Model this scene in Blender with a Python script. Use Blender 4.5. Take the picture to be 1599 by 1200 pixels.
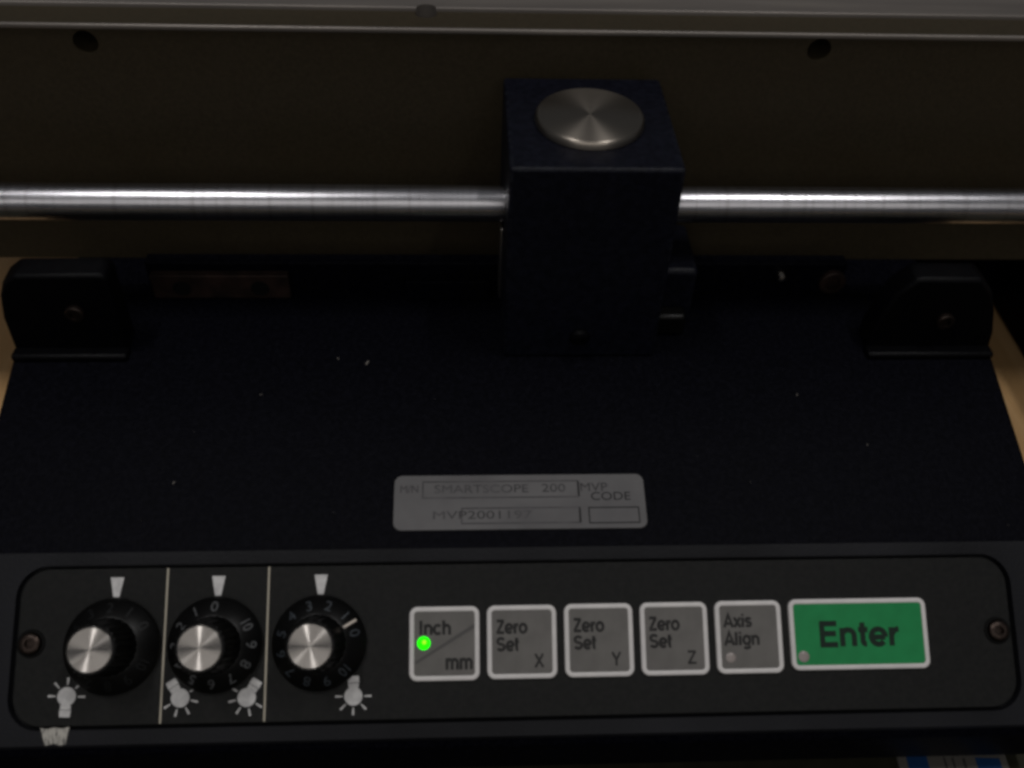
import bpy, bmesh, math, random
from mathutils import Matrix, Vector
random.seed(7)
for o in list(bpy.data.objects): bpy.data.objects.remove(o, do_unlink=True)
scene = bpy.context.scene
MM = 0.001
R = math.radians

# ------------------------------------------------------------------ camera
cam = bpy.data.cameras.new('camera')
camo = bpy.data.objects.new('camera', cam); scene.collection.objects.link(camo)
def nrm(v): return Vector(v).normalized()
FPX = 1569.0
dY = nrm((-86, -1535, FPX)); dX = Vector((31000, -130, FPX)); dX = (dX - dX.dot(dY)*dY).normalized()
dZ = dX.cross(dY)
if dZ.y > 0: dZ = -dZ
right = Vector((dX.x, dY.x, dZ.x)); down = Vector((dX.y, dY.y, dZ.y)); fwd = Vector((dX.z, dY.z, dZ.z))
CAM = Vector((-12.92, -139.58, 272.14))*MM
mw = Matrix.Identity(4)
for i in range(3):
    mw[i][0] = right[i]; mw[i][1] = -down[i]; mw[i][2] = -fwd[i]; mw[i][3] = CAM[i]
camo.matrix_world = mw
cam.sensor_width = 36.0; cam.lens = 36.0*FPX/1599.0
cam.clip_start = 0.01; cam.clip_end = 50
cam.dof.use_dof = True; cam.dof.focus_distance = 0.285; cam.dof.aperture_fstop = 12
scene.camera = camo

# ------------------------------------------------------------------ light
world = bpy.data.worlds.new('World'); scene.world = world; world.use_nodes = True
bg = world.node_tree.nodes['Background']
bg.inputs[0].default_value = (0.92, 0.95, 1.0, 1); bg.inputs[1].default_value = 0.055
def ceiling_or_fill_lamp(loc, sx, sy, power, col, target):
    l = bpy.data.lights.new('ceiling_or_fill_lamp', 'AREA'); l.shape = 'RECTANGLE'; l.size = sx; l.size_y = sy
    l.energy = power; l.color = col
    o = bpy.data.objects.new('ceiling_or_fill_lamp', l); scene.collection.objects.link(o)
    o.location = loc
    o.rotation_euler = (Vector(target)-Vector(loc)).to_track_quat('-Z', 'Y').to_euler()
    return o
ceiling_or_fill_lamp((-0.52, -0.10, 1.75), 0.07, 0.5, 6.6, (1.0, 0.98, 0.97), (-0.52, -0.10, 0))
ceiling_or_fill_lamp((0.58, -0.10, 1.75), 0.07, 0.5, 6.6, (1.0, 0.98, 0.97), (0.58, -0.10, 0))
ceiling_or_fill_lamp((0.0, -1.50, 1.20), 2.4, 0.9, 6.2, (1.0, 0.96, 0.92), (0.0, 0.05, 0.08))   # added wide soft fill for room light on the operator's side, no fixture
scene.view_settings.view_transform = 'Standard'; scene.view_settings.look = 'None'
scene.view_settings.gamma = 1.0; scene.view_settings.use_curve_mapping = False
scene.view_settings.exposure = -0.03
scene.render.engine = 'CYCLES'
scene.cycles.filter_width = 3.3

# ------------------------------------------------------------------ materials
def mat(name, col, rough=0.5, metal=0.0, spec=0.5, **k):
    m = bpy.data.materials.new(name); m.use_nodes = True
    nt = m.node_tree; b = nt.nodes['Principled BSDF']
    b.inputs['Base Color'].default_value = (*col, 1)
    b.inputs['Roughness'].default_value = rough; b.inputs['Metallic'].default_value = metal
    b.inputs['Specular IOR Level'].default_value = spec
    tc = nt.nodes.new('ShaderNodeTexCoord')
    mp = nt.nodes.new('ShaderNodeMapping'); nt.links.new(tc.outputs['Object'], mp.inputs[0])
    mp.inputs['Scale'].default_value = k.get('stretch', (1, 1, 1))
    def noise(scale, detail=4):
        n = nt.nodes.new('ShaderNodeTexNoise'); n.inputs['Scale'].default_value = scale; n.inputs['Detail'].default_value = detail
        nt.links.new(mp.outputs[0], n.inputs['Vector']); return n
    if 'col2' in k:                                   # mottling / wear
        n = noise(k.get('cscale', 60)); r = nt.nodes.new('ShaderNodeValToRGB')
        r.color_ramp.elements[0].position = k.get('c0', 0.35); r.color_ramp.elements[1].position = k.get('c1', 0.7)
        r.color_ramp.elements[0].color = (*col, 1); r.color_ramp.elements[1].color = (*k['col2'], 1)
        nt.links.new(n.outputs['Fac'], r.inputs[0]); nt.links.new(r.outputs[0], b.inputs['Base Color'])
    if 'rvar' in k:
        n = noise(k.get('rscale', 90)); mr = nt.nodes.new('ShaderNodeMapRange')
        mr.inputs['From Min'].default_value = 0.3; mr.inputs['From Max'].default_value = 0.7
        mr.inputs['To Min'].default_value = rough-k['rvar']; mr.inputs['To Max'].default_value = rough+k['rvar']
        nt.links.new(n.outputs['Fac'], mr.inputs[0]); nt.links.new(mr.outputs[0], b.inputs['Roughness'])
    if 'bump' in k:
        n = noise(k.get('bscale', 900), 3); bp = nt.nodes.new('ShaderNodeBump')
        bp.inputs['Strength'].default_value = k['bump']; bp.inputs['Distance'].default_value = k.get('bdist', 0.0002)
        nt.links.new(n.outputs['Fac'], bp.inputs['Height']); nt.links.new(bp.outputs[0], b.inputs['Normal'])
    if k.get('radial'):
        t = nt.nodes.new('ShaderNodeTangent'); t.direction_type = 'RADIAL'; t.axis = 'Z'
        nt.links.new(t.outputs[0], b.inputs['Tangent']); b.inputs['Anisotropic'].default_value = k['radial']; b.inputs['Anisotropic Rotation'].default_value = 0.25
        # lathe rings: noise on the radius, fine enough to read as turning marks
        sx = nt.nodes.new('ShaderNodeSeparateXYZ'); nt.links.new(tc.outputs['Object'], sx.inputs[0])
        cx = nt.nodes.new('ShaderNodeCombineXYZ'); nt.links.new(sx.outputs[0], cx.inputs[0]); nt.links.new(sx.outputs[1], cx.inputs[1])
        ln = nt.nodes.new('ShaderNodeVectorMath'); ln.operation = 'LENGTH'; nt.links.new(cx.outputs[0], ln.inputs[0])
        n = nt.nodes.new('ShaderNodeTexNoise'); n.noise_dimensions = '1D'; n.inputs['Scale'].default_value = 3500; n.inputs['Detail'].default_value = 3
        nt.links.new(ln.outputs['Value'], n.inputs['W'])
        r = nt.nodes.new('ShaderNodeMapRange'); r.inputs['To Min'].default_value = rough-0.02; r.inputs['To Max'].default_value = rough+0.02
        nt.links.new(n.outputs['Fac'], r.inputs[0]); nt.links.new(r.outputs[0], b.inputs['Roughness'])
    if 'emit' in k:
        b.inputs['Emission Color'].default_value = (*k['emit'], 1); b.inputs['Emission Strength'].default_value = k['power']
    return m
M = {}
M['paint'] = mat('black_texture_paint', (0.0010, 0.0011, 0.0026), 0.5, 0, 0.035, col2=(0.0036, 0.0037, 0.0064), cscale=800, c0=0.40, c1=0.8, bump=0.6, bscale=1500, bdist=0.0002)
M['satin'] = mat('satin_black_paint', (0.0014, 0.0014, 0.002), 0.4, 0, 0.09, bump=0.5, bscale=1500, bdist=0.00015)
M['bezel'] = mat('sheen_grey_black_rim', (0.0035, 0.0037, 0.0050), 0.5, 0, 0.15, col2=(0.0120, 0.0123, 0.0150), cscale=22, c0=0.3, bump=0.7, bscale=1500, bdist=0.00015)  # paint lightened to carry the sheen the rim catches
M['blockpaint'] = mat('blue_black_paint', (0.0018, 0.0022, 0.0054), 0.45, 0, 0.17, col2=(0.0048, 0.0054, 0.0110), cscale=500, bump=0.8, bscale=1400, bdist=0.00015)
M['panel'] = mat('panel_overlay', (0.0050, 0.0054, 0.0052), 0.5, 0, 0.17, col2=(0.0090, 0.0090, 0.0086), cscale=800, bump=0.4, bscale=2500, bdist=0.0001)
M['gap'] = mat('dark_shadow_gap_rubber', (0.004, 0.004, 0.004), 0.8, 0, 0.1)
M['print'] = mat('white_print', (0.62, 0.61, 0.60), 0.6, col2=(0.44, 0.43, 0.43), cscale=500)
M['line'] = mat('fine_line_print', (0.42, 0.38, 0.30), 0.5)
M['knob'] = mat('black_knob_plastic', (0.002, 0.002, 0.002), 0.38, 0, 0.2, bump=0.1, bscale=1200)
M['num'] = mat('numeral_paint', (0.105, 0.108, 0.112), 0.5, col2=(0.036, 0.038, 0.041), cscale=900)
M['numworn'] = mat('worn_numeral_paint', (0.016, 0.022, 0.030), 0.5, col2=(0.05, 0.058, 0.066), cscale=500)
M['cap'] = mat('spun_aluminium', (0.50, 0.47, 0.44), 0.24, 1.0, 0.5, radial=1.0)
M['disc'] = mat('turned_steel_disc', (0.36, 0.32, 0.275), 0.34, 1.0, 0.5, radial=0.72)
M['border'] = mat('key_border', (0.64, 0.615, 0.60), 0.45, col2=(0.57, 0.55, 0.54), cscale=250)
M['keyface'] = mat('grey_key_face', (0.112, 0.106, 0.099), 0.5, 0, 0.33, col2=(0.134, 0.127, 0.119), cscale=220, bump=0.1, bscale=2500)
M['green'] = mat('green_key_face', (0.008, 0.20, 0.058), 0.45, 0, 0.25, col2=(0.010, 0.23, 0.068), cscale=250)
M['ink'] = mat('dark_key_ink', (0.020, 0.0195, 0.0195), 0.6, 0, 0.15, col2=(0.032, 0.031, 0.03), cscale=500)
M['inkgrey'] = mat('grey_stroke_ink', (0.055, 0.052, 0.050), 0.5)
M['inkgreen'] = mat('dark_green_ink', (0.014, 0.026, 0.019), 0.6, 0, 0.12)
M['led_on'] = mat('lit_green_lamp', (0.01, 0.15, 0.005), 0.5, 0, 0.1, emit=(0.012, 0.9, 0.0), power=1.7)
M['led_core'] = mat('lamp_core', (0.3, 0.5, 0.02), 0.3, emit=(0.30, 0.95, 0.0), power=1.0)
M['led_off'] = mat('unlit_lamp_lens', (0.27, 0.235, 0.22), 0.35)
M['plate'] = mat('etched_nameplate', (0.108, 0.104, 0.105), 0.55, 0.1, 0.4, col2=(0.080, 0.077, 0.079), cscale=60, rvar=0.08)
M['plateink'] = mat('faded_plate_ink', (0.036, 0.034, 0.036), 0.6, 0, 0.2, col2=(0.080, 0.076, 0.079), cscale=110, c0=0.42, c1=0.68)
M['plateink2'] = mat('plate_ink', (0.012, 0.0115, 0.012), 0.6, 0, 0.2)
M['rod'] = mat('ground_steel', (0.47, 0.465, 0.49), 0.28, 1.0, 0.5, stretch=(1, 1, 0.04), bump=0.35, bscale=2200, bdist=0.0001, rvar=0.06, rscale=500)
def rod_marks(m):
    nt = m.node_tree; b = nt.nodes['Principled BSDF']
    tc = nt.nodes.new('ShaderNodeTexCoord'); sx = nt.nodes.new('ShaderNodeSeparateXYZ'); nt.links.new(tc.outputs['Object'], sx.inputs[0])
    n = nt.nodes.new('ShaderNodeTexNoise'); n.noise_dimensions = '1D'; n.inputs['Scale'].default_value = 420; n.inputs['Detail'].default_value = 6; n.inputs['Roughness'].default_value = 0.7
    nt.links.new(sx.outputs[2], n.inputs['W'])
    r = nt.nodes.new('ShaderNodeValToRGB'); r.color_ramp.elements[0].position = 0.28; r.color_ramp.elements[1].position = 0.5
    r.color_ramp.elements[0].color = (0.34, 0.33, 0.345, 1); r.color_ramp.elements[1].color = (0.46, 0.455, 0.48, 1)
    nt.links.new(n.outputs['Fac'], r.inputs[0]); nt.links.new(r.outputs[0], b.inputs['Base Color'])
rod_marks(M['rod'])
M['scuff'] = mat('dull_scuff', (0.10, 0.095, 0.10), 0.5, 0.8)
M['stage'] = mat('grey_brown_anodised', (0.034, 0.0265, 0.0155), 0.5, 0.2, 0.22, col2=(0.047, 0.0365, 0.0215), cscale=900, c0=0.3, c1=0.75, rvar=0.05, bump=0.12, bscale=1800)
M['stagetop'] = mat('bare_machined_alloy', (0.16, 0.143, 0.13), 0.42, 0.5, 0.5, stretch=(0.1, 1, 1), col2=(0.22, 0.197, 0.175), cscale=160, rvar=0.08)
M['screw'] = mat('brown_black_oxide', (0.05, 0.036, 0.03), 0.38, 0.9, 0.5, col2=(0.03, 0.023, 0.02), cscale=600)
M['copper'] = mat('bronze_bar', (0.036, 0.021, 0.017), 0.55, 0.4, 0.25, col2=(0.012, 0.008, 0.007), cscale=150)
M['bright'] = mat('bright_pin', (0.62, 0.58, 0.54), 0.25, 1.0)
M['chip'] = mat('worn_white_decal', (0.42, 0.40, 0.36), 0.7, stretch=(2.6, 0.6, 1), col2=(0.06, 0.06, 0.055), cscale=700, c0=0.45, c1=0.66)
M['numgone'] = mat('rubbed_off_numeral', (0.003, 0.0035, 0.004), 0.5, 0, 0.25, col2=(0.010, 0.011, 0.012), cscale=260, c0=0.5, c1=0.75)
M['index'] = mat('index_glint_paint', (0.62, 0.55, 0.48), 0.4)  # pale colour stands for the glint on the index line
M['mat'] = mat('olive_shade_sheet', (0.022, 0.021, 0.012), 0.7, 0, 0.2, col2=(0.03, 0.028, 0.017), cscale=200)  # dark olive puts the bench shade into a colour
M['dust'] = mat('pale_lint', (0.17, 0.155, 0.14), 0.9)
M['rubber'] = mat('black_rubber', (0.01, 0.01, 0.01), 0.8)
M['paper'] = mat('packet_white', (0.15, 0.14, 0.125), 0.6)
M['blue'] = mat('packet_blue', (0.006, 0.05, 0.16), 0.55)
def edge_wear(m, col, radius, amount):
    nt = m.node_tree; b = nt.nodes['Principled BSDF']
    bv = nt.nodes.new('ShaderNodeBevel'); bv.samples = 4; bv.inputs['Radius'].default_value = radius
    ge = nt.nodes.new('ShaderNodeNewGeometry'); d = nt.nodes.new('ShaderNodeVectorMath'); d.operation = 'DOT_PRODUCT'
    nt.links.new(bv.outputs[0], d.inputs[0]); nt.links.new(ge.outputs['True Normal'], d.inputs[1])
    tc = nt.nodes.new('ShaderNodeTexCoord'); n = nt.nodes.new('ShaderNodeTexNoise'); n.inputs['Scale'].default_value = 700; n.inputs['Detail'].default_value = 5
    nt.links.new(tc.outputs['Object'], n.inputs['Vector'])
    mr = nt.nodes.new('ShaderNodeMapRange'); mr.inputs['From Min'].default_value = 1.0; mr.inputs['From Max'].default_value = 0.8; nt.links.new(d.outputs['Value'], mr.inputs[0])
    mn = nt.nodes.new('ShaderNodeMapRange'); mn.inputs['From Min'].default_value = 0.48; mn.inputs['From Max'].default_value = 0.62; nt.links.new(n.outputs['Fac'], mn.inputs[0])
    mu = nt.nodes.new('ShaderNodeMath'); mu.operation = 'MULTIPLY'; nt.links.new(mr.outputs[0], mu.inputs[0]); nt.links.new(mn.outputs[0], mu.inputs[1])
    mu2 = nt.nodes.new('ShaderNodeMath'); mu2.operation = 'MULTIPLY'; nt.links.new(mu.outputs[0], mu2.inputs[0]); mu2.inputs[1].default_value = amount
    mx = nt.nodes.new('ShaderNodeMix'); mx.data_type = 'RGBA'; nt.links.new(mu2.outputs[0], mx.inputs['Factor'])
    src = b.inputs['Base Color'].links[0].from_socket
    nt.links.new(src, mx.inputs['A']); mx.inputs['B'].default_value = (*col, 1); nt.links.new(mx.outputs['Result'], b.inputs['Base Color'])
edge_wear(M['blockpaint'], (0.05, 0.056, 0.062), 0.0012, 0.7)
def wood():
    m = mat('maple_bench_wood', (0.33, 0.24, 0.14), 0.5, 0, 0.35)
    nt = m.node_tree; b = nt.nodes['Principled BSDF']
    tc = nt.nodes.new('ShaderNodeTexCoord'); mp = nt.nodes.new('ShaderNodeMapping'); mp.inputs['Scale'].default_value = (1, 0.12, 1)
    nt.links.new(tc.outputs['Object'], mp.inputs[0])
    n = nt.nodes.new('ShaderNodeTexNoise'); n.inputs['Scale'].default_value = 70; n.inputs['Detail'].default_value = 8; n.inputs['Distortion'].default_value = 1.2
    nt.links.new(mp.outputs[0], n.inputs['Vector'])
    r = nt.nodes.new('ShaderNodeValToRGB'); r.color_ramp.elements[0].position = 0.3; r.color_ramp.elements[1].position = 0.72
    r.color_ramp.elements[0].color = (0.50, 0.29, 0.12, 1); r.color_ramp.elements[1].color = (0.66, 0.43, 0.215, 1)
    nt.links.new(n.outputs['Fac'], r.inputs[0]); nt.links.new(r.outputs[0], b.inputs['Base Color'])
    return m
M['wood'] = wood()

# ------------------------------------------------------------------ helpers (all lengths in mm)
W = {}
def T(x, y, z): return Matrix.Translation(Vector((x, y, z))*MM)
I4 = Matrix.Identity(4)
def link(o, parent, Mw):
    scene.collection.objects.link(o); W[o] = Mw.copy()
    if parent is not None:
        o.parent = parent; o.matrix_parent_inverse = I4
        o.matrix_basis = W[parent].inverted() @ Mw
    else: o.matrix_basis = Mw
    return o
def thing(name, label, cat, x, y, z, group=None):
    o = bpy.data.objects.new(name, None); o.empty_display_size = 0.01
    link(o, None, T(x, y, z)); o['label'] = label; o['category'] = cat
    if group: o['group'] = group
    return o
def obj(name, bm, m, parent=None, Mw=I4, smooth=True, bevel=0, seg=3, angle=30):
    me = bpy.data.meshes.new(name); bmesh.ops.recalc_face_normals(bm, faces=bm.faces)
    bmesh.ops.scale(bm, vec=(MM, MM, MM), verts=bm.verts)
    bm.to_mesh(me); bm.free(); me.materials.append(M[m])
    o = bpy.data.objects.new(name, me); link(o, parent, Mw)
    if smooth:
        me.shade_smooth(); me.set_sharp_from_angle(angle=R(32))
    if bevel:
        b = o.modifiers.new('bevel', 'BEVEL'); b.width = bevel*MM; b.segments = seg; b.limit_method = 'ANGLE'; b.angle_limit = R(angle); b.harden_normals = False
    return o
def box(x0, x1, y0, y1, z0, z1, bm=None):
    bm = bm or bmesh.new()
    v = [bm.verts.new(p) for p in ((x0,y0,z0),(x1,y0,z0),(x1,y1,z0),(x0,y1,z0),(x0,y0,z1),(x1,y0,z1),(x1,y1,z1),(x0,y1,z1))]
    for f in ((0,3,2,1),(4,5,6,7),(0,1,5,4),(1,2,6,5),(2,3,7,6),(3,0,4,7)): bm.faces.new([v[i] for i in f])
    return bm
def rr(w, h, r, n=8, cx=0, cy=0):
    pts = []
    for sx, sy, a0 in ((1,1,0),(-1,1,90),(-1,-1,180),(1,-1,270)):
        for i in range(n+1):
            a = R(a0+90*i/n); pts.append((cx+sx*(w/2-r)+r*math.cos(a), cy+sy*(h/2-r)+r*math.sin(a)))
    return pts
def loft(loops, bm=None, cap0=True, cap1=True):           # loops: lists of 3-D points, same count
    bm = bm or bmesh.new(); L = [[bm.verts.new(p) for p in l] for l in loops]; n = len(L[0])
    for a, b in zip(L, L[1:]):
        for i in range(n): bm.faces.new((a[i], a[(i+1)%n], b[(i+1)%n], b[i]))
    if cap0: bm.faces.new(L[0][::-1])
    if cap1: bm.faces.new(L[-1])
    return bm
def prism(pts, z0, z1, bm=None):
    return loft([[(x, y, z0) for x, y in pts], [(x, y, z1) for x, y in pts]], bm)
def lathe(prof, n=64, flute=None, bm=None, c=(0,0,0)):    # prof: (radius, z) from bottom to top
    loops = []
    for k, (r, z) in enumerate(prof):
        l = []
        for i in range(n):
            a = 2*math.pi*i/n; q = r*(1-(flute(a) if flute and flute.__name__ and k in flute_rows else 0))
            l.append((c[0]+q*math.cos(a), c[1]+q*math.sin(a), c[2]+z))
        loops.append(l)
    return loft(loops, bm)
flute_rows = ()
def text_mesh(s, width=None, height=None, bold=0.0, x=0, y=0, z=0, centre=False, caps='H'):
    cu = bpy.data.curves.new('t', 'FONT'); cu.body = s; cu.size = 10; cu.resolution_u = 4
    ob = bpy.data.objects.new('t', cu); scene.collection.objects.link(ob)
    dg = bpy.context.evaluated_depsgraph_get(); dg.update()
    me = bpy.data.meshes.new_from_object(ob.evaluated_get(dg))
    bm = bmesh.new(); bm.from_mesh(me)
    bpy.data.objects.remove(ob); bpy.data.curves.remove(cu); bpy.data.meshes.remove(me)
    xs = [v.co.x for v in bm.verts]
    cap = 7.29*1.0
    ky = height/cap; kx = width/(max(xs)-min(xs)) if width else ky
    x0 = min(xs)
    for v in bm.verts:
        v.co.x = (v.co.x-x0)*kx + x; v.co.y = v.co.y*ky + y; v.co.z = z
    if centre:
        xs = [v.co.x for v in bm.verts]; dx = (max(xs)+min(xs))/2-x
        for v in bm.verts: v.co.x -= dx; v.co.y -= height/2
    return bm
def lay(bm, z, t=0.03):                                   # give flat print a hair of thickness
    for v in bm.verts: v.co.z = z
    g = bmesh.ops.extrude_face_region(bm, geom=bm.faces[:])
    for e in g['geom']:
        if isinstance(e, bmesh.types.BMVert): e.co.z = z+t
    return bm
def join(bm, other):
    me = bpy.data.meshes.new('j'); other.to_mesh(me); other.free(); bm.from_mesh(me); bpy.data.meshes.remove(me); return bm

# ------------------------------------------------------------------ the table
t = obj('table_top', box(-700, 700, -500, 700, -32, 0), 'wood', None, I4, bevel=2)
t['kind'] = 'structure'; t['label'] = 'tan wooden bench top showing past the sides of the console'; t['category'] = 'table'

# ------------------------------------------------------------------ control console
con = thing('control_console', 'black painted control console with three dials and six keys on its sloped panel', 'control console', 3, 20, 0)
INC = R(34); P0 = Vector((0, 0, 42)); U = Vector((0, math.cos(INC), math.sin(INC))); N = Vector((0, -math.sin(INC), math.cos(INC)))
PF = Matrix(((1, 0, 0, 0), (0, U.y, N.y, 0), (0, U.z, N.z, 42*MM), (0, 0, 0, 1)))      # the panel's own frame
INC2 = R(15); D0 = P0 + U*25.2
DU = Vector((0, math.cos(INC2), math.sin(INC2))); DN = Vector((0, -math.sin(INC2), math.cos(INC2)))
DF = Matrix(((1, 0, 0, 0), (0, DU.y, DN.y, D0.y*MM), (0, DU.z, DN.z, D0.z*MM), (0, 0, 0, 1)))   # the deck's own frame
XL, XR = -141.5, 147.0
def pv(x, v, h=0): p = P0+U*v+N*h; return (x, p.y, p.z)
def dk(x, v, h=0): p = D0+DU*v+DN*h; return (x, p.y, p.z)
PX0, PX1, PV0, PV1 = -127.0, 134.6, -19.6, 21.0            # opening for the panel
bm = bmesh.new()
# profile of the shell in (Y, Z): ridge rounded with a few points, sloped face added separately with its opening
a = [pv(0, 24.3)[1:], (D0.y, D0.z-0.12), dk(0, 1.0)[1:], dk(0, 30)[1:], dk(0, 59)[1:], (112, 71.36), (112, 9), (-12, 9), (-19.2, 11.5), (-20.0, 14), (-20.4, 26), pv(0, -23.9, -0.9)[1:], pv(0, -23.2)[1:]]
lo = [bm.verts.new((XL, y, z)) for y, z in a]; hi = [bm.verts.new((XR, y, z)) for y, z in a]
for i in range(len(a)-1): bm.faces.new((lo[i], lo[i+1], hi[i+1], hi[i]))
bm.faces.new(lo[::-1]); bm.faces.new(hi)
housing = obj('housing', bm, 'paint', con, I4, bevel=0.9, seg=3, angle=28)
bm = bmesh.new()
TR, TL, BL, BR = [bm.verts.new(p) for p in (pv(XR, 24.3), pv(XL, 24.3), pv(XL, -23.2), pv(XR, -23.2))]
LL, LR = bm.verts.new(pv(XL, -23.95, -0.85)), bm.verts.new(pv(XR, -23.95, -0.85)); bm.faces.new((BL, LL, LR, BR))
UL, UR = bm.verts.new((XL, D0.y+0.05, D0.z-0.10)), bm.verts.new((XR, D0.y+0.05, D0.z-0.10)); bm.faces.new((TR, UR, UL, TL))
inner = rr(PX1-PX0, PV1-PV0, 8.0, 8, (PX0+PX1)/2, (PV0+PV1)/2)
iv = [bm.verts.new(pv(x, v, 0)) for x, v in inner]; iw = [bm.verts.new(pv(x, v, -2.6)) for x, v in inner]
n = len(iv)
for i in range(n): bm.faces.new((iv[i], iv[(i+1)%n], iw[(i+1)%n], iw[i]))
bm.faces.new(iw)
q = n//4
cor = [TR, TL, BL, BR]
for c in range(4):
    s = c*q
    for i in range(q-1): bm.faces.new((iv[s+i], iv[s+i+1], cor[c]))
    bm.faces.new((iv[s+q-1], iv[(s+q)%n], cor[(c+1)%4], cor[c]))
bezel = obj('panel_bezel', bm, 'bezel', con, I4); bezel['label'] = 'grey black rim around the recessed panel, its sheen painted in'
for x, y in ((-120, 10), (126, 10), (-120, 84), (126, 84)):
    obj('foot', lathe([(6, 1.25), (7, 2.2), (7, 9.4), (6, 9.5)], 24), 'rubber', con, T(x, y, 0))

# recessed panel plate
pl = obj('control_panel', prism(rr(PX1-PX0-1.6, PV1-PV0-1.6, 7.3, 8, (PX0+PX1)/2, (PV0+PV1)/2), -2.5, -0.9), 'panel', con, PF, bevel=0.25)
H = -0.9
for x, x2 in ((-89.2, -89.0), (-63.2, -62.8)):
    obj('divider_line', box(x-0.22, x+0.22, -18.5, 20.1, H+0.01, H+0.06), 'line', pl, PF, smooth=False)
KX = (-102.0, -76.1, -49.7)
for x in KX:
    b = bmesh.new(); v = [b.verts.new(p) for p in ((x-0.75, 12.9, H+0.02), (x+0.75, 12.9, H+0.02), (x+1.7, 17.9, H+0.02), (x-1.7, 17.9, H+0.02))]; b.faces.new(v)
    obj('pointer_mark', lay(b, H+0.02), 'print', pl, PF, smooth=False)
def bulb(x, y, base):
    b = bmesh.new()
    b.faces.new([b.verts.new((x+2.3*math.cos(2*math.pi*i/32), y+2.3*math.sin(2*math.pi*i/32), 0)) for i in range(32)])
    def bar(ang, r0, r1, w0, w1):
        c, s = math.cos(R(ang)), math.sin(R(ang))
        P = [(r0, -w0), (r1, -w1), (r1, w1), (r0, w0)]
        b.faces.new([b.verts.new((x+p*c-q*s, y+p*s+q*c, 0)) for p, q in P])
    bar(base, 2.1, 3.2, 1.25, 1.35); bar(base, 3.35, 5.0, 1.45, 1.3)
    for k in range(1, 8):
        d = k*45
        if d in (45, 315): continue
        bar(base+d, 2.75, 4.6, 0.13, 0.26)
    return lay(b, H+0.02)
for x, y, base in ((-112.8, -11.5, 268), (-84.5, -12.4, 122), (-67.8, -12.6, 58), (-40.8, -12.8, 90)):
    obj('bulb_symbol', bulb(x, y, base), 'print', pl, PF, smooth=False)

# worn decal on the lower rim
b = bmesh.new()
pts = [(-118.3, -18.9), (-116.8, -19.2), (-114.9, -18.8), (-113, -19.1), (-111.2, -18.7), (-111.5, -20.6), (-111.9, -22.9), (-113.4, -23.1), (-114.6, -22.6), (-116.8, -23.1), (-117.3, -21.9)]
b.faces.new([b.verts.new((x, y, 0)) for x, y in pts][::-1])
o = obj('worn_decal', lay(b, 0.03), 'chip', con, PF, smooth=False); o['label'] = 'scuffed whitish decal scrap on the lower rim'

# dials ------------------------------------------------------------
def dial(x, v, rot, num, strip=False):
    global flute_rows
    Mk = PF @ T(x, v, H)
    sk = obj('dial_knob', lathe([(11.6, 0.15), (12.0, 0.5), (12.0, 1.5), (11.75, 1.9), (7.6, 4.3), (7.2, 4.5)], 96), 'knob', con, Mk)
    bmg = bmesh.new(); N_ = 144; prof = [(7.35, 4.35), (7.1, 5.0), (6.5, 15.6), (6.25, 16.2), (5.75, 16.5)]
    loops = []
    for k, (r, z) in enumerate(prof):
        d = 0.34 if k in (1, 2) else (0.2 if k == 3 else 0)
        loops.append([((r-d*(0.5+0.5*math.cos(24*2*math.pi*i/N_)))*math.cos(2*math.pi*i/N_), (r-d*(0.5+0.5*math.cos(24*2*math.pi*i/N_)))*math.sin(2*math.pi*i/N_), z) for i in range(N_)])
    obj('grip', loft(loops, bmg), 'knob', sk, Mk)
    obj('cap', lathe([(5.3, 16.3), (5.3, 16.75), (5.15, 16.9), (0.02, 16.93)], 96), 'cap', sk, Mk @ Matrix.Rotation(R(rot*0.3), 4, 'Z'))
    sl = math.atan2(2.4, 4.15)
    for k in range(11):
        ang = R(90 + 30*k + rot)
        t_ = text_mesh(str(k), None, 2.9, 0.02, 0, 0, 0, True)
        if k == 10:
            for vv in t_.verts: vv.co.x *= 0.8
        r_ = 9.7; z_ = 1.9+(11.75-r_)*2.4/4.15
        Mt = Mk @ Matrix.Rotation(ang-math.pi/2, 4, 'Z') @ T(0, r_, z_+0.03) @ Matrix.Rotation(-sl, 4, 'X')
        obj('numeral', lay(t_, 0, 0.03), num, sk, Mt, smooth=False)
    if strip:
        Mt = Mk @ Matrix.Rotation(R(31), 4, 'Z') @ T(9.3, 0, 3.4) @ Matrix.Rotation(sl, 4, 'Y')
        obj('index_glint_strip', box(-2.0, 2.0, -0.35, 0.35, -0.2, 0.3), 'index', sk, Mt, bevel=0.12)
    return sk
dial(KX[0], 0.6, -58, 'numgone')
dial(KX[1], 0.6, 0, 'num')
dial(KX[2], 0.6, -75, 'numworn', True)

# keys ------------------------------------------------------------
def key(x0, x1, v0, v1, face):
    cx, cy, w, h = (x0+x1)/2, (v0+v1)/2, x1-x0, v1-v0
    Mk = PF @ T(cx, cy, H)
    def L(i, z): return [(x, y, z) for x, y in rr(w-2*i, h-2*i, max(2.1-i, 0.4), 8)]
    k = obj('key', loft([L(0, 0.02), L(0, 0.75), L(0.12, 1.0), L(0.38, 1.15), L(0.95, 1.15), L(1.2, 1.05), L(1.3, 0.85)], cap1=False), 'border', con, Mk)
    obj('key_face', prism([(x, y) for x, y in rr(w-2.56, h-2.56, 1.0, 8)], 0.3, 0.95), face, k, Mk, bevel=0.08)
    return k, Mk, w, h
FZ = 0.98
def arc(cx, cy, rx, ry, a0, a1, n=14): return [(cx+rx*math.cos(R(a0+(a1-a0)*i/n)), cy+ry*math.sin(R(a0+(a1-a0)*i/n))) for i in range(n+1)]
SW = 0.155; hx_ = 0.74; SH = SW/2
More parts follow.
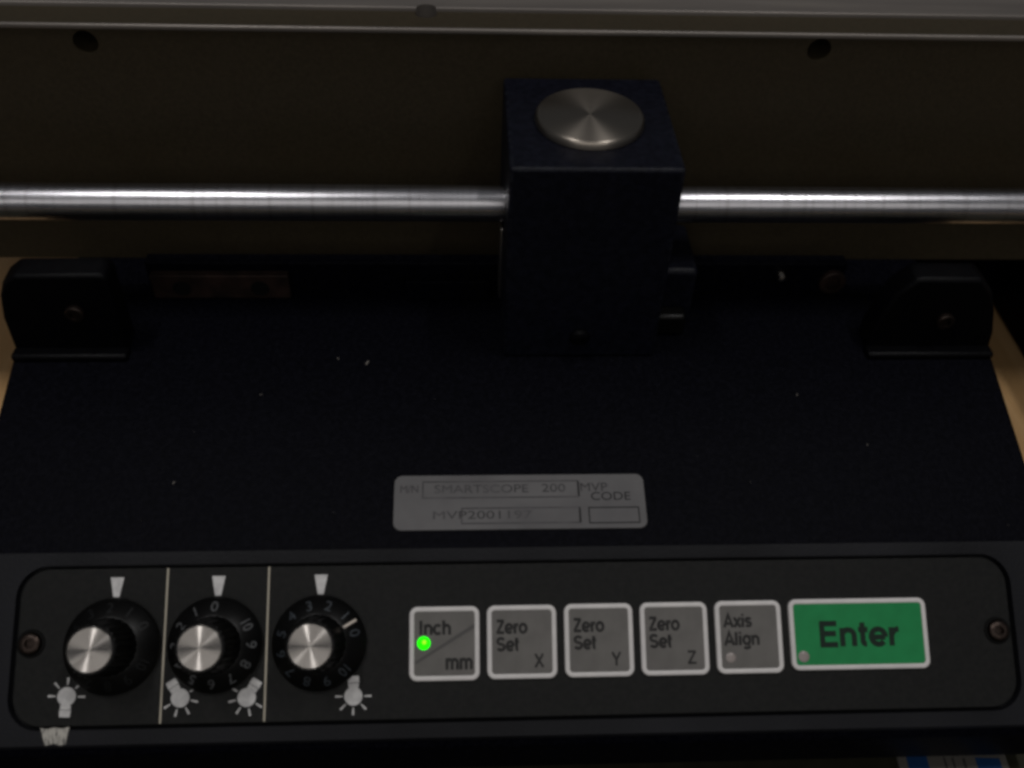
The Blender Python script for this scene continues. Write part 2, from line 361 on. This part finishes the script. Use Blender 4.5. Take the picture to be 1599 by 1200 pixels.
def arch(x0, x1): return [(x0, 0.40)] + arc((x0+x1)/2, 0.44, (x1-x0)/2, hx_-SH-0.44, 180, 0, 10) + [(x1, 0)]
def s_curve(w, h):
    r = w/2; u = (h-SW)/4
    return arc(r, h-SH-u, r-SH, u, 20, 270, 14) [:-1] + arc(r, SH+u, r-SH, u, 90, -160, 14)
GL = {   # advance, strokes (centre lines, cap height 1)
 'I': (0.30, [[(SH+.05, 0), (SH+.05, 1)]]), 'l': (0.28, [[(SH+.04, 0), (SH+.04, 1)]]),
 'i': (0.28, [[(SH+.04, 0), (SH+.04, hx_)], [(SH+.04, .85), (SH+.04, 1)]]),
 'n': (0.62, [[(SH+.04, 0), (SH+.04, hx_)], arch(SH+.04, .50)]), 'h': (0.62, [[(SH+.04, 0), (SH+.04, 1)], arch(SH+.04, .50)]),
 'm': (0.92, [[(SH+.04, 0), (SH+.04, hx_)], arch(SH+.04, .455), arch(.455, .80)]),
 'o': (0.64, [arc(.31, hx_/2, .235, hx_/2-SH+.01, 90, 450, 24)]), 'c': (0.58, [arc(.30, hx_/2, .225, hx_/2-SH+.01, 42, 318, 20)]),
 'e': (0.62, [[(.09, .35), (.53, .35)], arc(.305, hx_/2, .23, hx_/2-SH+.01, -4, 318, 22)]),
 'r': (0.40, [[(SH+.04, 0), (SH+.04, hx_)], [(SH+.04, .42)] + arc(.36, .40, .22, hx_-SH-.40, 165, 88, 6)]),
 't': (0.36, [[(.16, .95), (.16, .22)] + arc(.27, .20, .11, .12, 190, 275, 5), [(.02, hx_-SH), (.33, hx_-SH)]]),
 's': (0.56, [s_curve(.50, hx_)]), 'S': (0.70, [s_curve(.64, 1.0)]),
 'Z': (0.64, [[(.05, 1-SH), (.57, 1-SH)], [(.53, .93), (.09, .07)], [(.04, SH), (.59, SH)]]),
 'X': (0.68, [[(.07, 0), (.61, 1)], [(.61, 0), (.07, 1)]]), 'Y': (0.68, [[(.06, 1), (.34, .44), (.62, 1)], [(.34, .46), (.34, 0)]]),
 'A': (0.74, [[(.06, 0), (.37, .97), (.68, 0)], [(.17, .28), (.57, .28)]]), 'x': (0.56, [[(.06, 0), (.50, hx_)], [(.50, 0), (.06, hx_)]]),
 'g': (0.62, [arc(.30, .38, .215, .30, 90, 450, 22), [(.515, hx_), (.515, -.04)] + arc(.30, -.03, .215, .19, 0, -150, 10)]),
 'E': (0.66, [[(SH+.05, 0), (SH+.05, 1)], [(.06, 1-SH), (.61, 1-SH)], [(.06, .52), (.57, .52)], [(.06, SH), (.62, SH)]])}
def ribbon(bm, pts, w, z):
    n = len(pts); P = [Vector((x, y)) for x, y in pts]; closed = (P[0]-P[-1]).length < 1e-4
    L, Rr = [], []
    for i in range(n):
        a_ = P[i]-P[i-1] if i else (P[-1]-P[-2] if closed else P[1]-P[0])
        c_ = P[i+1]-P[i] if i < n-1 else (P[1]-P[0] if closed else P[-1]-P[-2])
        a_, c_ = a_.normalized(), c_.normalized(); t_ = (a_+c_).normalized(); nn = Vector((-t_.y, t_.x))
        k_ = w/2/max(0.45, nn.dot(Vector((-a_.y, a_.x))))
        L.append(P[i]+nn*k_); Rr.append(P[i]-nn*k_)
    lv = [bm.verts.new((p.x, p.y, z)) for p in L]; rv = [bm.verts.new((p.x, p.y, z)) for p in Rr]
    for i in range(n-1): bm.faces.new((rv[i], rv[i+1], lv[i+1], lv[i]))
def stroke_text(s, x, y, w_, h_, weight, z):
    adv = sum(GL[c][0] for c in s); b = bmesh.new(); cx = 0; q = 0
    kx = w_/adv
    for c in s:
        for st_ in GL[c][1]:
            ribbon(b, [((cx+px)*kx, py*h_) for px, py in st_], SW*weight*h_, z+0.004*(q % 5)); q += 1
        cx += GL[c][0]
    for v in b.verts: v.co.x += x; v.co.y += y
    return b
def letter(k, Mk, items, ink='ink'):
    b = bmesh.new()
    for s, x, y, w_, h_, bold in items: join(b, stroke_text(s, x, y, w_, h_, bold, FZ))
    return obj('lettering', b, ink, k, Mk, smooth=False)
def lamp_lens(k, Mk, x, y, r, m, dome=0.5):
    return obj('indicator_lamp', lathe([(r, 0.9), (r, 1.05), (r*0.8, 1.05+dome*0.5), (r*0.4, 1.05+dome*0.85), (0.02, 1.05+dome)], 32), m, k, Mk @ T(x, y, 0))
k, Mk, w, h = key(-26.6, -8.4, -9.4, 9.3, 'keyface'); k['label'] = 'Inch/mm key with lit green lamp'
letter(k, Mk, [('Inch', -6.6, 2.2, 8.4, 3.6, 1.4), ('mm', 0.2, -6.6, 7.2, 3.9, 1.35)])
b = bmesh.new(); b.faces.new([b.verts.new((x, y, 0)) for x, y in ((-7.9, -4.7), (-7.2, -5.0), (7.9, 3.9), (7.9, 5.0))])
obj('slash_mark', lay(b, FZ), 'inkgrey', k, Mk, smooth=False)
lamp_lens(k, Mk, -5.35, 0.15, 1.7, 'led_on', 0.6)
obj('lamp_core', lathe([(0.55, 1.55), (0.5, 1.74), (0.02, 1.86)], 20), 'led_core', k, Mk @ T(-5.2, 0.4, 0))
for (x0, x1, dv, c) in ((-6.5, 11.7, 0.0, 'X'), (13.7, 31.8, 0.1, 'Y'), (33.7, 51.6, 0.15, 'Z')):
    k, Mk, w, h = key(x0, x1, -9.25+dv, 9.35+dv, 'keyface'); k['label'] = 'grey Zero Set %s key' % c
    letter(k, Mk, [('Zero', -6.7, 2.1, 8.2, 3.5, 1.42), ('Set', -6.6, -2.3, 5.9, 3.5, 1.42), (c, 3.1, -6.5, 2.6, 3.4, 1.15)])
k, Mk, w, h = key(53.6, 71.3, -9.0, 9.6, 'keyface'); k['label'] = 'grey Axis Align key with unlit lamp'
letter(k, Mk, [('Axis', -6.7, 2.5, 7.8, 3.4, 1.42), ('Align', -6.7, -2.1, 9.5, 3.4, 1.42)])
lamp_lens(k, Mk, -5.2, -5.2, 1.3, 'led_off', 0.25)
k, Mk, w, h = key(73.4, 110.5, -8.5, 9.75, 'green'); k['label'] = 'wide green Enter key'
letter(k, Mk, [('Enter', -11.0, -3.2, 22.0, 6.4, 1.42)], 'inkgreen')
lamp_lens(k, Mk, -15.3, -5.6, 1.45, 'led_off', 0.25)

# panel screws
for x, v in ((-122.6, 1.6), (129.9, 0.8)):
    Mk = PF @ T(x, v, H)
    b = bmesh.new()
    hexo = [(1.25*math.cos(R(60*i+10)), 1.25*math.sin(R(60*i+10))) for i in range(6)]
    n_ = 48
    def ring(r, z): return [(r*math.cos(2*math.pi*i/n_), r*math.sin(2*math.pi*i/n_), z) for i in range(n_)]
    def hx(z):
        out = []
        for i in range(n_):
            a_ = 2*math.pi*i/n_; s_ = ((a_-R(10)) % R(60))-R(30); r_ = 1.25*math.cos(R(30))/math.cos(s_); out.append((r_*math.cos(a_), r_*math.sin(a_), z))
        return out
    loft([ring(2.75, 0.05), ring(2.75, 0.7), ring(2.55, 1.3), ring(2.1, 1.65), ring(1.6, 1.75), hx(1.7), hx(0.5)], b)
    s = obj('panel_screw', b, 'screw', con, Mk)
    obj('cup_washer', lathe([(3.6, 0.02), (3.5, 0.25), (2.9, 0.4), (2.8, 0.2)], 40), 'gap', s, Mk)

# nameplate on the deck
npw, nph = 68.2, 16.0; ncx, ncv = 2.95, 11.95
Mn = DF @ T(ncx, ncv, 0.02)
pln = obj('nameplate', prism(rr(npw, nph, 2.2, 6), 0, 0.5), 'plate', con, Mn, bevel=0.12)
pln['label'] = 'silver grey nameplate with faded typing and a CODE box'
def frame_box(x0, x1, y0, y1, t_, m, name='printed_box'):
    b = bmesh.new()
    for q_ in ((x0, x1, y0, y0+t_), (x0, x1, y1-t_, y1), (x0, x0+t_, y0+t_+0.02, y1-t_-0.02), (x1-t_, x1, y0+t_+0.02, y1-t_-0.02)):
        b.faces.new([b.verts.new(p) for p in ((q_[0], q_[2], 0), (q_[1], q_[2], 0), (q_[1], q_[3], 0), (q_[0], q_[3], 0))])
    return obj(name, lay(b, 0.51, 0.02), m, pln, Mn, smooth=False)
frame_box(-26.5, 16.0, 1.1, 6.2, 0.33, 'plateink'); frame_box(-16, 16.0, -6.4, -1.7, 0.33, 'plateink')
frame_box(18.3, 32.2, -6.6, -1.8, 0.36, 'plateink2')
b = bmesh.new()
for x in (15.85,):
    for y0, y1 in ((1.4, 6.0), (-6.3, -1.8)):
        b.faces.new([b.verts.new(p) for p in ((x, y0, 0), (x+0.42, y0, 0), (x+0.42, y1, 0), (x, y1, 0))])
obj('printed_bar', lay(b, 0.535, 0.02), 'plateink2', pln, Mn, smooth=False)
def plate_text(s, x, y, w_, h_, m): obj('lettering', lay(text_mesh(s, w_, h_, -0.02, x, y), 0.56, 0.02), m, pln, Mn, smooth=False)
plate_text('M/N', -32.4, 2.9, 4.8, 2.3, 'plateink'); plate_text('SMARTSCOPE', -23.2, 2.7, 25.5, 2.5, 'plateink'); plate_text('200', 6.0, 2.8, 6.4, 2.5, 'plateink')
plate_text('MVP', 16.6, 2.9, 7.4, 2.6, 'plateink'); plate_text('CODE', 19.3, 0.2, 10.8, 2.5, 'plateink2'); plate_text('MVP2001197', -23.5, -4.9, 26.5, 2.4, 'plateink')

# mounting ears at the back of the deck
def ear(pts, foot, sx, sz):
    b = loft([[(x, 80, z) for x, z in pts], [(x, 88.5, z) for x, z in pts]])
    e = obj('mounting_ear', b, 'satin', con, I4, bevel=1.2, seg=3, angle=35)
    obj('foot_ledge', box(foot[0], foot[1], 76.0, 80.6, 70.6, 73.2), 'satin', e, I4, bevel=1.1, seg=4)
    n_ = 32
    s = lathe([(2.6, 0), (2.6, 1.2), (2.3, 1.5), (1.4, 1.5), (1.3, 0.6), (0.02, 0.5)], 32)
    obj('socket_screw', s, 'screw', e, T(sx, 79.95, sz) @ Matrix.Rotation(R(90), 4, 'X'))
    return e
ear([(-109.1, 71.2), (-109.1, 98.0), (-110.5, 99.5), (-134.0, 99.2), (-137.6, 96.4), (-139.6, 92.0), (-141.2, 84), (-141.5, 71.2)], (-141.6, -108.7), -120.6, 86.3)
ear([(147.2, 71.2), (146.2, 78), (143.6, 86), (140.2, 93.5), (135.6, 98.2), (117.0, 98.4), (112.0, 92.5), (108.7, 78), (108.7, 71.2)], (108.2, 147.0), 129.3, 83.2)
# rail behind the deck with bronze bar, bush and pin
rail = obj('rear_rail', box(-108.5, 108.2, 107, 111.8, 71.2, 83.0), 'paint', con, I4, bevel=0.6)
b = bmesh.new(); bar_ = obj('bronze_bar', box(-107.0, -65.4, 104.2, 106.9, 71.4, 80.2), 'copper', con, I4, bevel=0.4)
for x in (-74.4, -98.0):
    obj('bar_hole', lathe([(2.7, 0), (2.7, 0.25), (2.2, 0.3), (2.1, 0.05), (0.02, 0.04)], 28), 'gap', bar_, T(x, 104.15, 75.4) @ Matrix.Rotation(R(90), 4, 'X'))
obj('bush', lathe([(4.2, 0), (4.2, 1.4), (3.7, 1.8), (2.4, 1.8), (2.2, 0.4), (0.02, 0.3)], 32), 'copper', con, T(104.5, 106.9, 76.5) @ Matrix.Rotation(R(90), 4, 'X'))
obj('pin', lathe([(1.5, 0), (1.5, 2.0), (1.1, 2.8), (0.02, 3.1)], 20), 'bright', con, T(87.3, 106.9, 79.2) @ Matrix.Rotation(R(90), 4, 'X'))
obj('rail_bracket', box(-30, -4, 103.5, 106.9, 71.4, 78.5), 'paint', con, I4, bevel=0.5)

# ------------------------------------------------------------------ machine base behind the console
mb = thing('machine_base', 'black machine base behind the console with a side rail on the bench', 'machine base', 0, 250, 0)
obj('pedestal', box(-138, 142, 114, 330, 0, 68.4), 'paint', mb, I4, bevel=1.5)
obj('side_rail', box(216, 300, 40, 420, 0, 62), 'paint', mb, I4, bevel=2)
obj('cross_beam', box(142.2, 215.8, 192, 330, 0, 60), 'paint', mb, I4, bevel=2)

# ------------------------------------------------------------------ stage
st = thing('stage', 'grey brown metal stage with a flat front plate behind the steel rod', 'stage', 10, 230, 68.5)
def cut(o, cutters):
    for c in cutters:
        m = o.modifiers.new('cut', 'BOOLEAN'); m.operation = 'DIFFERENCE'; m.solver = 'EXACT'; m.object = c
    bpy.context.view_layer.update()
    dg = bpy.context.evaluated_depsgraph_get(); me = bpy.data.meshes.new_from_object(o.evaluated_get(dg))
    o.modifiers.clear(); old = o.data; o.data = me; bpy.data.meshes.remove(old)
    for c in cutters: bpy.data.objects.remove(c)
    me.shade_smooth(); me.set_sharp_from_angle(angle=R(32))
b = loft([[(x, y, z) for y, z in ((128.6, 68.5), (128.6, 146.2), (129.5, 147.4), (139.6, 147.6), (139.6, 68.5))] for x in (-270, 290)])
fp = obj('front_plate', b, 'stage', st, I4)
cyl = lambda r, L_: lathe([(r, -L_), (r, L_)], 40)
cut(fp, [obj('c', cyl(3.4, 14), 'gap', None, T(x, 128.6, z) @ Matrix.Rotation(R(90), 4, 'X')) for x, z in ((-115.9, 142.4), (89.6, 142.9))] + [obj('c', cyl(3.1, 6), 'gap', None, T(-22.4, 138.6, 147.6))])
obj('edge_strip', box(-270, 290, 128.0, 129.2, 146.35, 147.9), 'stagetop', st, I4, bevel=0.5)
tp = obj('top_plate', box(-270, 290, 139.8, 330, 136, 148.8), 'stagetop', st, I4, bevel=0.5)
cut(tp, [obj('c', cyl(3.1, 6), 'gap', None, T(-22.4, 138.6, 148.0))])
obj('under_frame', box(-130, 135, 150, 325, 68.5, 135.9), 'paint', st, I4, bevel=1)

# ------------------------------------------------------------------ steel rod
rod = obj('steel_rod', lathe([(4.6, -262), (5.1, -261.5), (5.1, 282), (4.6, 282.5)], 96), 'rod', None, T(0, 101, 108.9) @ Matrix.Rotation(R(90), 4, 'Y'))
rod['label'] = 'long polished steel rod running across in front of the stage'; rod['category'] = 'rod'

# ------------------------------------------------------------------ clamp block on the rod
bl = thing('clamp_block', 'tall blue black block gripping the steel rod, round metal disc on top', 'clamp block', 21.6, 100, 71.4)
blk = obj('block', box(-0.6, 44.2, 77.4, 125, 71.4, 135.4), 'blockpaint', bl, I4, bevel=1.0, seg=3)
blk2 = obj('top_disc', lathe([(14.4, 0), (14.6, 0.2), (14.6, 1.6), (14.1, 2.4), (13.9, 2.5), (0.02, 2.52)], 128), 'disc', bl, T(21.6, 100.3, 135.4))
obj('front_screw', lathe([(2.9, 0), (2.9, 0.8), (2.2, 1.6), (1.2, 1.9), (1.1, 0.9), (0.02, 0.8)], 32), 'satin', bl, T(21.4, 77.4, 79.3) @ Matrix.Rotation(R(90), 4, 'X'))
obj('side_clamp', box(44.3, 57, 92, 116, 71.4, 92), 'blockpaint', bl, I4, bevel=1.6, seg=3)
obj('clamp_lever', box(45, 54.5, 86.5, 91.9, 71.4, 79), 'knob', bl, I4, bevel=1.2)
obj('wear_strip', box(-1.5, -0.62, 96, 104, 78, 103.6), 'bright', bl, I4, bevel=0.3)

# ------------------------------------------------------------------ packet under the front edge
mt = obj('shade_sheet', box(-420, 420, -420, 95, 0.02, 1.2), 'mat', None, I4, bevel=0.3)  # added dark sheet in place of bench shade, also darkens the rod's reflection
mt['label'] = 'added dark olive sheet standing in for shade on the bench under the console front'; mt['category'] = 'mat'
pk = thing('paper_packet', 'blue and white printed packet lying on the olive shade sheet below the console front', 'packet', 123, -30, 1.2)
b = loft([[(x, y, 0.05) for x, y in rr(31.5, 52, 1.2, 4)], [(x, y, 0.7) for x, y in rr(31.2, 51.6, 1.2, 4)], [(x, y, 1.3) for x, y in rr(27, 47, 2, 4)]])
Mp = T(123.7, -38.5, 1.2) @ Matrix.Rotation(R(-4), 4, 'Z')
pkb = obj('pouch', b, 'paper', pk, Mp)
for x0, x1 in ((-13.3, -7.4), (6.4, 13.3)):
    obj('blue_band', box(x0, x1, -23.4, 23.4, 1.31, 1.36), 'blue', pkb, Mp, smooth=False)
for x0, x1 in ((-2.8, -2.2), (-0.4, 0.2), (2.6, 3.4)):
    obj('print_stripe', box(x0, x1, -18, 23, 1.31, 1.35), 'inkgrey', pkb, Mp, smooth=False)

# ------------------------------------------------------------------ lint on the deck
b = bmesh.new()
specks = [(-40.2, 56.4, 1.5, 60), (-48.7, 58.0, 0.8, 120), (85, 45.1, 0.7, 80), (102.4, 28.6, 0.6, 70), (-69.8, 46, 0.6, 20), (-90.4, 18.6, 0.9, 60)]
for i in range(14): specks.append((random.uniform(-138, 143), random.uniform(1, 58), random.uniform(0.12, 0.3), random.uniform(0, 180)))
for x, v, L_, ang in specks:
    c, s = math.cos(R(ang)), math.sin(R(ang)); w_ = L_*0.3
    P = [(-L_/2, -w_/2), (L_/2, -w_/3), (L_/2, w_/3), (-L_/3, w_/2)]
    lo_ = [b.verts.new(dk(x+p*c-q*s, v+p*s+q*c, 0.02)) for p, q in P]; hi_ = [b.verts.new(dk(x+p*c-q*s, v+p*s+q*c, 0.02+w_)) for p, q in P]
    b.faces.new(hi_); b.faces.new(lo_[::-1])
    for i in range(4): b.faces.new((lo_[i], lo_[(i+1)%4], hi_[(i+1)%4], hi_[i]))
d = obj('lint', b, 'dust', None, I4, smooth=False); d['kind'] = 'stuff'; d['label'] = 'tiny pale lint flecks scattered over the black deck'; d['category'] = 'lint'
